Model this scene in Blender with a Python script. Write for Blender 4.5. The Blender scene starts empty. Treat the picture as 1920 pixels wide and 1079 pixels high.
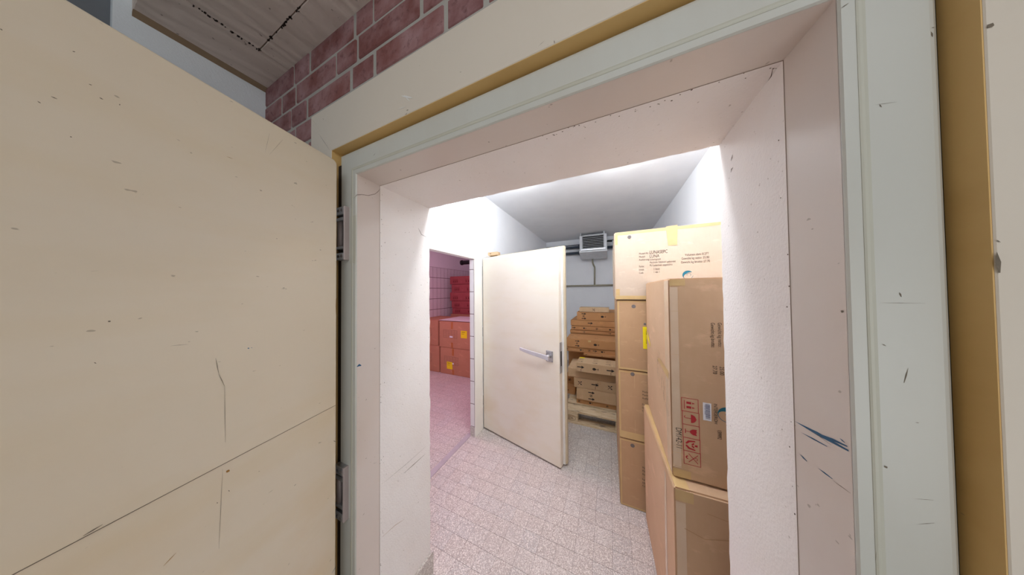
import bpy, bmesh, math, random
from mathutils import Vector, Matrix
random.seed(7)
C = bpy.context.scene.collection
SC = bpy.context.scene

# ------------------------------------------------------------------ camera
F_PX = 407.56
YAW, PITCH, ROLL, CAM_H = -0.421232, 0.0164807, -0.00967188, 1.5
_cy, _sy, _ct, _st, _cr, _sr = (math.cos(YAW), math.sin(YAW), math.cos(PITCH), math.sin(PITCH), math.cos(ROLL), math.sin(ROLL))
FW = Vector((_sy * _ct, _cy * _ct, _st)); _ri = Vector((_cy, -_sy, 0)); _up = _ri.cross(FW)
RI = _ri * _cr + _up * _sr; UP = -_ri * _sr + _up * _cr
cam_d = bpy.data.cameras.new('camera'); cam = bpy.data.objects.new('camera', cam_d); C.objects.link(cam)
cam_d.sensor_width = 36; cam_d.lens = 36 * F_PX / 1920; cam_d.clip_start = 0.02
M = Matrix((RI, UP, -FW)).transposed().to_4x4(); M.translation = Vector((0, 0, CAM_H)); cam.matrix_world = M
SC.camera = cam
# ------------------------------------------------------------------ world, lights, exposure
W = bpy.data.worlds.new('world'); SC.world = W; W.use_nodes = True
W.node_tree.nodes['Background'].inputs[0].default_value = (0.75, 0.8, 0.9, 1)
W.node_tree.nodes['Background'].inputs[1].default_value = 0.35
SC.view_settings.view_transform = 'Standard'; SC.view_settings.look = 'None'
SC.view_settings.gamma = 1; SC.view_settings.use_curve_mapping = False
SC.view_settings.exposure = 0.0
SC.cycles.max_bounces = 12; SC.cycles.diffuse_bounces = 8

def area(name, loc, size, power, col, target=None):
    l = bpy.data.lights.new(name, 'AREA'); l.shape = 'RECTANGLE'; l.size, l.size_y = size
    l.energy = power; l.color = col
    o = bpy.data.objects.new(name, l); C.objects.link(o); o.location = loc
    if target:
        o.rotation_euler = (Vector(target) - Vector(loc)).to_track_quat('-Z', 'Y').to_euler()
    return o
def bulb(name, loc, power, col, rad):
    l = bpy.data.lights.new(name, 'POINT'); l.energy = power; l.color = col; l.shadow_soft_size = rad
    o = bpy.data.objects.new(name, l); C.objects.link(o); o.location = loc
for bx in (-.5, -.15, .2): bulb('store_room_lamp_and_fill', (bx, 1.02, 2.44), 8.8, (0.93, 0.965, 1.0), .05)
for bx in (-.8, .1): bulb('store_room_lamp_and_fill', (bx, 1.88, 2.50), 6.5, (0.93, 0.965, 1.0), .06)  # added fill pair, no real fixture: brightens the ceiling and back wall
area('pink_room_lamp', (-2.3, 1.9, 2.5), (0.5, 0.5), 21, (1.0, 0.50, 0.70), (-2.5, 2.4, 0))
area('hall_lamp', (0.35, -1.2, 2.6), (1.4, 0.5), 10, (1.0, 0.985, 0.97), (-0.1, 0.2, 1.2))
bulb('hall_low_fill', (0.75, -0.9, 1.15), 7.5, (1.0, 0.985, 0.97), .12)  # invented low fill bulb that lifts the hall ceiling from below
area('hall_side_fill', (1.55, -1.7, 0.95), (1.8, 1.6), 15, (1.0, 0.985, 0.965), (-0.7, 0.2, 1.75))  # made-up area fill for leaf and frame, no doorway behind it

# ------------------------------------------------------------------ colour and materials
def lin(c):
    return tuple(((v / 255) / 12.92 if v / 255 <= .04045 else ((v / 255 + .055) / 1.055) ** 2.4) for v in c) + (1,)

class N:
    """small wrapper to write node graphs"""
    def __init__(s, name):
        s.m = bpy.data.materials.new(name); s.m.use_nodes = True; s.t = s.m.node_tree
        s.b = s.t.nodes['Principled BSDF']; s.co = s.t.nodes.new('ShaderNodeTexCoord')
    def n(s, typ, **kw):
        x = s.t.nodes.new('ShaderNode' + typ)
        for k, v in kw.items(): setattr(x, k, v)
        return x
    def l(s, a, b): s.t.links.new(a, b)
    def coord(s, world=True, scale=(1, 1, 1), rot=(0, 0, 0)):
        mp = s.n('Mapping'); mp.inputs['Scale'].default_value = scale; mp.inputs['Rotation'].default_value = rot
        if world:
            g = s.n('NewGeometry'); s.l(g.outputs['Position'], mp.inputs[0])
        else: s.l(s.co.outputs['Object'], mp.inputs[0])
        return mp.outputs[0]
    def noise(s, scale, detail=4, world=True, sc=(1, 1, 1), rough=.55, rot=(0, 0, 0)):
        x = s.n('TexNoise'); x.inputs['Scale'].default_value = scale; x.inputs['Detail'].default_value = detail
        x.inputs['Roughness'].default_value = rough
        s.l(s.coord(world, sc, rot), x.inputs['Vector']); return x.outputs['Fac']
    def ramp(s, fac, stops):
        r = s.n('ValToRGB'); e = r.color_ramp.elements
        while len(e) < len(stops): e.new(.5)
        for k, (p, c) in enumerate(stops):
            e[k].position = p; e[k].color = c if len(c) == 4 else lin(c)
        s.l(fac, r.inputs[0]); return r.outputs[0]
    def mix(s, fac, a, b, mode='MIX'):
        x = s.n('Mix', data_type='RGBA', blend_type=mode)
        for inp, v in ((x.inputs[0], fac), (x.inputs[6], a), (x.inputs[7], b)):
            if isinstance(v, (int, float)): inp.default_value = v
            elif isinstance(v, tuple): inp.default_value = v if len(v) == 4 else lin(v)
            else: s.l(v, inp)
        return x.outputs[2]
    def bump(s, h, strength=.3, dist=.002, prev=None):
        x = s.n('Bump'); x.inputs['Strength'].default_value = strength; x.inputs['Distance'].default_value = dist
        s.l(h, x.inputs['Height'])
        if prev: s.l(prev, x.inputs['Normal'])
        return x.outputs[0]
    def done(s, col, rough=.5, bump=None, metal=0, spec=.5, coat=0):
        if isinstance(col, tuple): s.b.inputs['Base Color'].default_value = col if len(col) == 4 else lin(col)
        else: s.l(col, s.b.inputs['Base Color'])
        if isinstance(rough, (int, float)): s.b.inputs['Roughness'].default_value = rough
        else: s.l(rough, s.b.inputs['Roughness'])
        s.b.inputs['Metallic'].default_value = metal; s.b.inputs['Specular IOR Level'].default_value = spec
        if bump: s.l(bump, s.b.inputs['Normal'])
        return s.m
W0, K0 = (1, 1, 1, 1), (0, 0, 0, 1)

def flat(name, col, rough=.5, metal=0, var=.12, scale=14, spec=.5):
    x = N(name); f = x.noise(scale, 3)
    d = tuple(int(v * (1 - var)) for v in col)
    return x.done(x.mix(f, d, col), rough, x.bump(x.noise(220, 2), .08, .001), metal, spec)

def painted(name, col, stain, stain_amt=.5, streak=(1, 1, 4), rough=.42, specks=True, bumpy=.06, lowstain=0):
    x = N(name)
    a = x.noise(3.2, 5, sc=streak)
    c = x.mix(x.ramp(a, [(.48, K0), (.74, (stain_amt,) * 3 + (1,))]), col, stain)
    b = x.noise(1.1, 3)
    c = x.mix(x.ramp(b, [(.35, K0), (.7, (.5, .5, .5, 1))]), c, tuple(int(v * .95) for v in col))
    if specks:
        s1 = x.noise(38, 2, sc=(1, 1, 2.2)); c = x.mix(x.ramp(s1, [(.735, K0), (.76, (.5, .5, .5, 1))]), c, (110, 98, 80))
    if lowstain:
        g = x.n('NewGeometry'); sp = x.n('SeparateXYZ'); x.l(g.outputs['Position'], sp.inputs[0])
        mr = x.n('MapRange'); mr.inputs[1].default_value = 1.5; mr.inputs[2].default_value = .3; x.l(sp.outputs[2], mr.inputs[0])
        mu = x.n('Math', operation='MULTIPLY'); x.l(mr.outputs[0], mu.inputs[0]); x.l(x.ramp(x.noise(2.3, 5, sc=(1, 1, 1.5)), [(.42, K0), (.7, W0)]), mu.inputs[1])
        m2 = x.n('Math', operation='MULTIPLY'); m2.inputs[1].default_value = lowstain; x.l(mu.outputs[0], m2.inputs[0])
        c = x.mix(m2.outputs[0], c, (206, 172, 108))
    bp = x.bump(x.noise(60, 3), bumpy, .002); bp = x.bump(x.noise(500, 2), .05, .0005, bp)
    return x.done(c, rough, bp)

def plaster(name, col, dark, rough=.85, amt=.5, pits=True, scale=1.0):
    x = N(name)
    n1 = x.noise(150 * scale, 4); n2 = x.noise(4, 4)
    c = x.mix(x.ramp(n2, [(.4, K0), (.8, (amt,) * 3 + (1,))]), col, dark)
    if pits:
        p = x.noise(95 * scale, 2); c = x.mix(x.ramp(p, [(.70, K0), (.76, (.55, .55, .55, 1))]), c, (150, 138, 128))
    bp = x.bump(n1, .45, .003); bp = x.bump(x.noise(30 * scale, 3), .25, .004, bp)
    return x.done(c, rough, bp, spec=.3)

def cardboard(name, col, dark, rough=.75):
    x = N(name)
    c = x.mix(x.noise(5, 4, world=False), dark, col)
    fib = x.noise(60, 3, world=False, sc=(1, 1, .25)); c = x.mix(x.ramp(fib, [(.4, K0), (.75, (.22, .22, .22, 1))]), c, dark)
    sc = x.noise(9, 5, world=False, sc=(1, .6, 2)); c = x.mix(x.ramp(sc, [(.6, K0), (.72, (.3, .3, .3, 1))]), c, tuple(min(255, int(v * 1.12 + 10)) for v in col))
    bp = x.bump(x.noise(7, 3, world=False), .35, .012); bp = x.bump(x.noise(120, 2, world=False, sc=(1, 1, .2)), .12, .001, bp)
    return x.done(c, rough, bp, spec=.25)

m_leaf = painted('cream_enamel', (218, 208, 188), (212, 196, 164), .6, (1.5, .5, 2.5), .38, lowstain=.55)
m_leaf2 = painted('ivory_enamel', (232, 225, 212), (222, 208, 178), .35, (1, 1, 3), .4, False, lowstain=.3)
m_frame = painted('pale_green_grey_enamel', (196, 197, 191), (190, 187, 178), .6, (2, 2, .35), .33, False)
m_rib = painted('yellowed_enamel', (190, 190, 178), (178, 174, 156), .6, (2, 2, .4), .4, False)
m_lining = painted('cream_lining_enamel', (212, 203, 196), (206, 192, 180), .5, (1, 1, 1), .42)
m_board = painted('off_white_board_paint', (212, 203, 190), (202, 190, 172), .5, (1, 1, 1), .5)
m_edge = painted('ochre_varnished_edge', (214, 178, 116), (190, 148, 82), .7, (1, 1, 1.6), .5)
m_reveal = plaster('cream_roughcast_plaster', (238, 234, 232), (228, 220, 214))
m_white = plaster('white_wall_paint', (240, 242, 245), (232, 235, 240), amt=.4, pits=False)
m_backw = plaster('white_ceiling_paint', (238, 240, 243), (228, 230, 235), amt=.6, pits=False)
m_hallw = plaster('pale_blue_white_paint', (230, 237, 242), (216, 224, 231), amt=.6, pits=False)
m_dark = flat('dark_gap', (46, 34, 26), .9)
m_grout = flat('grey_grout', (126, 118, 113), .9)
m_mortar = plaster('grey_mortar', (170, 168, 162), (140, 136, 132), amt=.7)
m_hallfloor = plaster('grey_concrete', (184, 178, 172), (164, 158, 152), amt=.7)
m_alu = flat('brushed_metal', (196, 196, 200), .32, .8, .1, 30)
m_cast = flat('grey_lilac_paint', (186, 172, 170), .4, .15)
m_black = flat('black_rubber', (24, 22, 24), .5)
m_pipe = flat('dark_blue_insulation', (66, 76, 90), .6)
m_brass = flat('dull_beige_metal', (168, 162, 142), .45, .2)
m_unit = flat('light_grey_sheet_metal', (214, 216, 220), .4, .1)
m_red = flat('red_print', (196, 40, 52), .6, var=.2)
m_ink = flat('black_print', (44, 36, 32), .7, var=.3, scale=60)
m_inkg = flat('grey_print', (96, 84, 78), .7, var=.3, scale=60)
m_teal = flat('teal_print', (14, 112, 138), .6)
m_dot = flat('grey_dot_print', (118, 110, 108), .7)
m_yel = flat('yellow_label_paper', (248, 228, 20), .5, var=.04)
m_lab = flat('white_label_paper', (236, 238, 246), .4, var=.03)
m_sheet = flat('white_paper', (236, 232, 232), .5, var=.05)
m_blue = flat('blue_scuff', (38, 100, 140), .6, var=.3, scale=90)
m_scr = flat('dark_scratch', (128, 116, 100), .8, var=.3, scale=90)
m_rust = flat('rusty_scratch', (176, 128, 58), .8, var=.3, scale=90)
m_chip = flat('white_chip', (240, 240, 238), .8)
m_tape = (lambda x: x.done(x.mix(x.noise(20, 3), (196, 164, 112), (210, 182, 134)), .28, x.bump(x.noise(60, 2), .2, .001)))(N('amber_packing_tape'))
m_tape2 = (lambda x: x.done(x.mix(x.noise(20, 3), (170, 100, 48), (186, 116, 60)), .28))(N('brown_packing_tape'))
m_wrap = (lambda x: x.done(x.mix(x.noise(14, 4), (208, 182, 154), (220, 199, 176)), .22, x.bump(x.noise(30, 3), .4, .002)))(N('clear_tape_band'))
m_card = cardboard('pale_cardboard', (206, 188, 170), (192, 172, 152))
m_card3 = cardboard('warm_cardboard', (211, 179, 149), (193, 160, 128))
m_card2 = cardboard('mid_cardboard', (198, 164, 130), (176, 142, 108))
m_cardo = cardboard('orange_cardboard', (204, 154, 106), (180, 130, 86))
m_cardl = cardboard('light_brown_cardboard', (212, 182, 148), (192, 160, 124))
m_cardp = cardboard('brown_export_cardboard', (196, 146, 116), (178, 126, 98))
m_cardr = cardboard('red_cardboard', (178, 94, 94), (150, 72, 76))
def mk_wood():
    x = N('pale_pallet_wood')
    c = x.ramp(x.noise(9, 5, sc=(1, 8, 8)), [(.3, (186, 158, 120)), (.55, (222, 202, 170)), (.75, (206, 178, 140))])
    c = x.mix(x.ramp(x.noise(7, 4, sc=(1, 3, 3)), [(.58, K0), (.7, (.75, .75, .75, 1))]), c, (120, 106, 100))
    return x.done(c, .8, x.bump(x.noise(18, 4, sc=(1, 10, 10)), .4, .002))
m_wood = mk_wood()
def mk_brick():
    x = N('purple_red_brick'); oi = x.n('ObjectInfo')
    c = x.ramp(oi.outputs['Random'], [(0, (122, 80, 78)), (.5, (134, 88, 84)), (1, (114, 74, 75))])
    c = x.mix(x.ramp(x.noise(9, 5), [(.36, K0), (.7, (.72, .72, .72, 1))]), c, (176, 146, 150))
    c = x.mix(x.ramp(x.noise(40, 4), [(.55, K0), (.72, (.6, .6, .6, 1))]), c, (86, 50, 50))
    bp = x.bump(x.noise(70, 5), .6, .004); bp = x.bump(x.noise(14, 3), .4, .008, bp)
    return x.done(c, .9, bp, spec=.2)
m_brick = mk_brick()
def mk_tile_floor():
    x = N('speckled_terrazzo'); g = x.n('NewGeometry')
    sn = x.n('VectorMath', operation='SNAP'); sn.inputs[1].default_value = (.1, .1, 5)
    ad = x.n('VectorMath', operation='ADD'); ad.inputs[1].default_value = (.007, 0, 0); x.l(g.outputs['Position'], ad.inputs[0]); x.l(ad.outputs[0], sn.inputs[0])
    wn = x.n('TexWhiteNoise'); x.l(sn.outputs[0], wn.inputs['Vector'])
    c = x.ramp(wn.outputs['Value'], [(0, (190, 182, 177)), (.5, (196, 188, 183)), (.8, (188, 184, 182)), (1, (202, 195, 190))])
    v = x.n('TexVoronoi'); v.inputs['Scale'].default_value = 260; x.l(x.coord(), v.inputs['Vector'])
    vr = x.n('SeparateColor'); x.l(v.outputs['Color'], vr.inputs[0])
    c = x.mix(x.ramp(vr.outputs[0], [(.60, K0), (.68, (.6, .6, .6, 1))]), c, (156, 142, 134))
    c = x.mix(x.ramp(vr.outputs[1], [(.72, K0), (.8, (.8, .8, .8, 1))]), c, (236, 230, 224))
    c = x.mix(x.ramp(x.noise(2.2, 4), [(.45, K0), (.75, (.3, .3, .3, 1))]), c, (176, 166, 160))
    return x.done(c, .55, x.bump(x.noise(120, 2), .06, .001))
m_terr = mk_tile_floor()
def mk_ceil():
    x = N('taupe_board_marked_concrete')
    w = x.n('TexWave', wave_type='RINGS', rings_direction='Y'); w.inputs['Scale'].default_value = 10; w.inputs['Distortion'].default_value = 11
    w.inputs['Detail'].default_value = 3; w.inputs['Detail Scale'].default_value = .6; x.l(x.coord(True, (1, .45, 1), (0, 0, .25)), w.inputs['Vector'])
    c = x.mix(x.noise(3, 4), (206, 192, 182), (222, 208, 199))
    c = x.mix(x.ramp(w.outputs['Fac'], [(.3, K0), (.9, (.12, .12, .12, 1))]), c, (160, 144, 132))
    c = x.mix(x.ramp(x.noise(45, 3), [(.70, K0), (.74, (.7, .7, .7, 1))]), c, (90, 72, 62))
    bp = x.bump(w.outputs['Fac'], .55, .004); bp = x.bump(x.noise(90, 3), .3, .002, bp)
    return x.done(c, .85, bp, spec=.2)
m_ceil = mk_ceil()
m_wtile = flat('glazed_white_tile', (232, 232, 234), .15, var=.03)
m_tgrout = flat('dark_tile_grout', (120, 104, 104), .9)
m_str = flat('pale_threshold_strip', (196, 190, 196), .45, .2)

# ------------------------------------------------------------------ mesh helpers
class MB:
    def __init__(s): s.v = []; s.f = []
    def box(s, x0, x1, y0, y1, z0, z1):
        b = len(s.v)
        s.v += [(x0, y0, z0), (x1, y0, z0), (x1, y1, z0), (x0, y1, z0), (x0, y0, z1), (x1, y0, z1), (x1, y1, z1), (x0, y1, z1)]
        s.f += [tuple(b + i for i in q) for q in ((3, 2, 1, 0), (4, 5, 6, 7), (0, 1, 5, 4), (1, 2, 6, 5), (2, 3, 7, 6), (3, 0, 4, 7))]
        return s
    def face(s, pts):
        b = len(s.v); s.v += [tuple(p) for p in pts]; s.f.append(tuple(range(b, b + len(pts)))); return s
    def tube(s, pts, r, n=10, caps=True):
        pts = [Vector(p) for p in pts]; rings = []
        for i, p in enumerate(pts):
            d = (pts[min(i + 1, len(pts) - 1)] - pts[max(i - 1, 0)]).normalized()
            a = d.cross(Vector((0, 0, 1)) if abs(d.z) < .9 else Vector((1, 0, 0))).normalized(); c = d.cross(a)
            rr = r[i] if isinstance(r, (list, tuple)) else r
            b = len(s.v); s.v += [tuple(p + (a * math.cos(t) + c * math.sin(t)) * rr) for t in [2 * math.pi * k / n for k in range(n)]]
            rings.append(b)
        for i in range(len(rings) - 1):
            for k in range(n):
                s.f.append((rings[i] + k, rings[i] + (k + 1) % n, rings[i + 1] + (k + 1) % n, rings[i + 1] + k))
        if caps:
            s.f.append(tuple(rings[0] + k for k in reversed(range(n)))); s.f.append(tuple(rings[-1] + k for k in range(n)))
        return s
    def prism(s, loop, axis, a, b):
        """loop of 2D points extruded along axis from a to b"""
        def P(p, t): return (t, p[0], p[1]) if axis == 'x' else ((p[0], t, p[1]) if axis == 'y' else (p[0], p[1], t))
        n = len(loop); k = len(s.v)
        s.v += [P(p, a) for p in loop] + [P(p, b) for p in loop]
        s.f.append(tuple(k + i for i in range(n))); s.f.append(tuple(k + n + i for i in reversed(range(n))))
        for i in range(n): s.f.append((k + i, k + n + i, k + n + (i + 1) % n, k + (i + 1) % n))
        return s
    def mesh(s, name, m, bevel=0, segs=2, smooth=False):
        me = bpy.data.meshes.new(name); me.from_pydata(s.v, [], s.f)
        bm = bmesh.new(); bm.from_mesh(me); bmesh.ops.recalc_face_normals(bm, faces=bm.faces)
        if bevel:
            bmesh.ops.bevel(bm, geom=[e for e in bm.edges if e.is_manifold and e.calc_face_angle(0) > .6], offset=bevel, segments=segs, affect='EDGES', profile=.5, clamp_overlap=True)
        bm.to_mesh(me); bm.free()
        if smooth:
            for p in me.polygons: p.use_smooth = True
        me.materials.append(m); return me
    def obj(s, name, m, parent=None, bevel=0, segs=2, smooth=False, **kw):
        return put(name, s.mesh(name, m, bevel, segs, smooth), parent, **kw)

def put(name, me, parent=None, label=None, cat=None, group=None, kind=None, loc=None, rz=0):
    o = bpy.data.objects.new(name, me); C.objects.link(o)
    if parent: o.parent = parent
    if label: o['label'] = label
    if cat: o['category'] = cat
    if group: o['group'] = group
    if kind: o['kind'] = kind
    if loc: o.location = loc
    if rz: o.rotation_euler = (0, 0, rz)
    return o
def B(*a): return MB().box(*a)

# pixel of the photograph -> point on a real plane of the room
def ray(px, py): return RI * (px - 960) + UP * (539.5 - py) + FW * F_PX
def on_y(px, py, y): d = ray(px, py); return Vector((0, 0, CAM_H)) + d * (y / d.y)
def on_x(px, py, x): d = ray(px, py); return Vector((0, 0, CAM_H)) + d * (x / d.x)

# 2D print shapes: lists of loops in (a, b)
def rect(a0, b0, a1, b1): return [(a0, b0), (a1, b0), (a1, b1), (a0, b1)]
def circ(a, b, r, n=20, rb=None): return [(a + r * math.cos(2 * math.pi * k / n), b + (rb or r) * math.sin(2 * math.pi * k / n)) for k in range(n)]
def line(p, q, w):
    d = Vector((q[0] - p[0], q[1] - p[1])); d.normalize(); n = Vector((-d.y, d.x)) * w / 2
    return [(p[0] + n.x, p[1] + n.y), (p[0] - n.x, p[1] - n.y), (q[0] - n.x, q[1] - n.y), (q[0] + n.x, q[1] + n.y)]
def frame2(a0, b0, a1, b1, w): return [rect(a0, b0, a1, b0 + w), rect(a0, b1 - w, a1, b1), rect(a0, b0 + w, a0 + w, b1 - w), rect(a1 - w, b0 + w, a1, b1 - w)]
def ring(a, b, r, w, t0=0, t1=360, n=24, taper=None):
    out = []
    for k in range(n):
        u0, u1 = k / n, (k + 1) / n
        A0, A1 = math.radians(t0 + (t1 - t0) * u0), math.radians(t0 + (t1 - t0) * u1)
        w0, w1 = (taper(u0), taper(u1)) if taper else (w, w)
        out.append([(a + (r - w0) * math.cos(A0), b + (r - w0) * math.sin(A0)), (a + r * math.cos(A0), b + r * math.sin(A0)),
                    (a + r * math.cos(A1), b + r * math.sin(A1)), (a + (r - w1) * math.cos(A1), b + (r - w1) * math.sin(A1))])
    return out
def tf(loops, o=(0, 0), s=1, rot=0, sx=1):
    """scale, rotate (deg) and move print shapes"""
    c, n = math.cos(math.radians(rot)), math.sin(math.radians(rot)); out = []
    for lp in loops: out.append([(o[0] + s * (sx * a * c - b * n), o[1] + s * (sx * a * n + b * c)) for a, b in lp])
    return out
_font_cache = {}
def glyphs(txt):
    """text as a list of triangles/polys, height about 0.7 per unit size"""
    if txt not in _font_cache:
        cu = bpy.data.curves.new('t', 'FONT'); cu.body = txt; cu.size = 1; cu.resolution_u = 3
        o = bpy.data.objects.new('t', cu); C.objects.link(o); bpy.context.view_layer.update()
        me = bpy.data.meshes.new_from_object(o.evaluated_get(bpy.context.evaluated_depsgraph_get()))
        _font_cache[txt] = [[(me.vertices[i].co.x, me.vertices[i].co.y) for i in p.vertices] for p in me.polygons]
        bpy.data.objects.remove(o); bpy.data.meshes.remove(me); bpy.data.curves.remove(cu)
    return _font_cache[txt]
def text(txt, a, b, h, sx=.62, rot=0): return tf(glyphs(txt), (a, b), h / .69, rot, sx)

def arrow_mark(): return [rect(-.5, -.07, .15, .07), [(.1, -.22), (.5, 0), (.1, .22)]]
def glass_mark(): return [circ(-.12, 0, .26, 12, .2), rect(.1, -.03, .45, .03), rect(.42, -.16, .48, .16)]
def no_mark(): return ring(0, 0, .32, .06, n=14) + [line((-.22, -.22), (.22, .22), .06), circ(0, 0, .14, 8)]
def cross_mark(): return [line((-.4, -.35), (.4, .35), .07), line((-.4, .35), (.4, -.35), .07), rect(-.3, .12, -.1, .32), rect(.1, -.34, .32, -.14), circ(.2, .28, .1, 8)]
def script_mark(): return [line((-.4, -.2), (-.25, .2), .06), line((-.25, .2), (-.1, -.2), .06), line((-.1, -.2), (.05, .15), .06), line((.05, .15), (.2, -.15), .06), line((.2, -.15), (.4, .2), .06)]
def picto(k):
    f = frame2(-.5, -.5, .5, .5, .035)
    if k == 0: g = [rect(-.32, -.34, .32, -.3), rect(-.24, -.2, -.08, .08), [(-.22, .14), (-.1, .14), (-.16, .3)], rect(.08, -.2, .24, .08), [(.1, .14), (.22, .14), (.16, .3)]]
    elif k == 1:
        g = [[(.3 * math.cos(math.radians(t)), .02 + .3 * math.sin(math.radians(t))) for t in range(0, 181, 15)], rect(-.02, -.3, .02, .36)] + ring(-.07, -.3, .09, .04, 180, 360, 8)
    elif k == 2: g = [[(-.22, .34), (-.1, .3), (-.02, .34), (.06, .28), (.22, .34), (.2, .1), (.1, -.04), (0, -.08), (-.1, -.04), (-.2, .1)], rect(-.02, -.32, .02, -.06), rect(-.16, -.36, .16, -.31)]
    elif k == 3:
        g = [[(-.36, .2), (-.28, .22), (-.2, -.1), (-.02, -.3), (-.1, -.36), (-.3, -.2)], [(.36, .2), (.28, .22), (.2, -.1), (.02, -.3), (.1, -.36), (.3, -.2)],
             [(-.06, -.02), (-.2, .12), (-.12, .16), (0, .06)], [(.06, -.02), (.2, .12), (.12, .16), (0, .06)], [(-.05, .18), (.05, .18), (.08, .34), (-.08, .34)]]
    else: g = [line((-.3, .34), (.3, -.2), .04), line((.3, .34), (-.3, -.2), .04)] + ring(-.02, -.26, .12, .07, 160, 380, 10) + ring(0, .24, .09, .03, 0, 250, 8)
    return f + g
def swirl(): 
    """teal swirl: thick crescent that thins into a ring, with an inner loop"""
    o = ring(0, 0, .5, .1, 20, 200, 30, taper=lambda u: .05 + .26 * math.sin(math.pi * min(1, u * 1.05)))
    o += ring(0, 0, .5, .03, 200, 330, 20); o += ring(.1, -.02, .2, .03, -60, 190, 20)
    return o

# ------------------------------------------------------------------ cartons
def bulge(u, v): return math.sin(math.pi * min(1, max(0, u))) * math.sin(math.pi * min(1, max(0, v)))
class Carton:
    """a cardboard box: body, tapes, printing. local origin at the base centre, front = -y"""
    def __init__(s, name, label, x0, x1, y0, y1, z0, z1, mat, amp=.004, rz=0, group=None, sub=8, seam=True, cat='box'):
        s.w, s.d, s.h, s.amp, s.x0, s.y0, s.z0, s.rz = x1 - x0, y1 - y0, z1 - z0, amp, x0, y0, z0, rz
        s.root = put(name, None, None, label, cat, group, loc=((x0 + x1) / 2, (y0 + y1) / 2, z0), rz=rz)
        b = MB(); n = sub; rnd = random.Random(hash((round(x0, 3), round(z0, 3))) & 0xffff)
        idx = {}
        for face in 'FBLRTD':
            for i in range(n):
                for j in range(n):
                    q = []
                    for (a, c) in ((i, j), (i + 1, j), (i + 1, j + 1), (i, j + 1)):
                        p = s.pt(face, a / n, c / n, 0, norm=True); key = tuple(round(t, 4) for t in p)
                        if key not in idx: idx[key] = len(b.v); b.v.append(tuple(p))
                        q.append(idx[key])
                    b.f.append(tuple(q))
        me = b.mesh('body', mat)
        bm = bmesh.new(); bm.from_mesh(me)
        ed = [e for e in bm.edges if e.calc_face_angle(0) > 1.2]
        bmesh.ops.bevel(bm, geom=ed, offset=min(.006, s.h * .04), segments=2, affect='EDGES', clamp_overlap=True)
        bm.to_mesh(me); bm.free()
        for p in me.polygons: p.use_smooth = True
        me.set_sharp_from_angle(angle=.7)
        s.body = put('body', me, s.root)
    def dims(s, f): return {'F': (s.w, s.h), 'B': (s.w, s.h), 'L': (s.d, s.h), 'R': (s.d, s.h), 'T': (s.w, s.d), 'D': (s.w, s.d)}[f]
    def pt(s, f, u, v, off=0, norm=False):
        W_, H_ = s.dims(f)
        if not norm: u, v = u / W_, v / H_
        k = (0 if f == 'D' else .0006 if f == 'T' else s.amp) * bulge(u, v) + off
        w, d, h = s.w, s.d, s.h
        return Vector({'F': (-w / 2 + u * w, -d / 2 - k, v * h), 'B': (w / 2 - u * w, d / 2 + k, v * h), 'L': (-w / 2 - k, d / 2 - u * d, v * h),
                       'R': (w / 2 + k, -d / 2 + u * d, v * h), 'T': (-w / 2 + u * w, -d / 2 + v * d, h + k), 'D': (-w / 2 + u * w, d / 2 - v * d, -k)}[f])
    def uv(s, f, px, py):
        if f == 'F': p = on_y(px, py, s.y0); return p.x - s.x0, p.z - s.z0
        p = on_x(px, py, s.x0); return s.y0 + s.d - p.y, p.z - s.z0
    def print(s, f, loops, mat, name='printing', off=.0012, label=None, target=None):
        b = MB()
        for lp in loops:
            b.face([s.pt(f, u, v, off) for u, v in lp])
        me = bpy.data.meshes.new(name); me.from_pydata(b.v, [], b.f); me.materials.append(mat)
        bm = bmesh.new(); bm.from_mesh(me); bmesh.ops.remove_doubles(bm, verts=bm.verts, dist=.00004); bm.to_mesh(me); bm.free()
        return put(name, me, target or s.root, label, kind='stuff' if name in ('printing', 'crease', 'scuff', 'bars', 'outline_print') and len(loops) > 1 else None)
    def tape(s, f, u0, v0, u1, v1, mat=None, name='tape', off=.0008, n=8, jag=0):
        L = []
        for i in range(n):
            for j in range(n if min(abs(u1 - u0), abs(v1 - v0)) > .12 else 2):
                m = n if min(abs(u1 - u0), abs(v1 - v0)) > .12 else 2
                if abs(u1 - u0) > abs(v1 - v0): A, Bq = (i / n, (i + 1) / n), (j / m, (j + 1) / m)
                else: A, Bq = (j / m, (j + 1) / m), (i / n, (i + 1) / n)
                L.append(rect(u0 + (u1 - u0) * A[0], v0 + (v1 - v0) * Bq[0], u0 + (u1 - u0) * A[1], v0 + (v1 - v0) * Bq[1]))
        return s.print(f, L, mat or m_tape, name, off)

# ================================================================== STRUCTURE
YF, YC, YD, YB = .50, .614, .88, .475          # frame face, end of steel lining, inner wall face, board face
XL, XR, ZT = -.892, .325, 1.957                 # opening
XW0, XW1, YBACK, ZC = -1.29, .72, 4.80, 2.59    # store room
ZCH, XHL = 2.567, -1.625                        # hall ceiling and hall left wall
FX0, FX1, FZ = -.972, .4235, 2.051              # outer edge of the steel frame
BX0, BX1, BZ = -1.12, .575, 2.232               # outer edge of the cover boards
S = dict(kind='structure')

flo = B(-3.5, 2.0, -3.0, 5.0, -.12, -.0022).obj('floor', m_hallfloor, None, label='grey floor slab running from the hall into the tiled store rooms', cat='floor', **S)
B(-3.5, .72, .60, 5.0, -.0022, -.0014).obj('grout', m_grout, flo)
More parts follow.
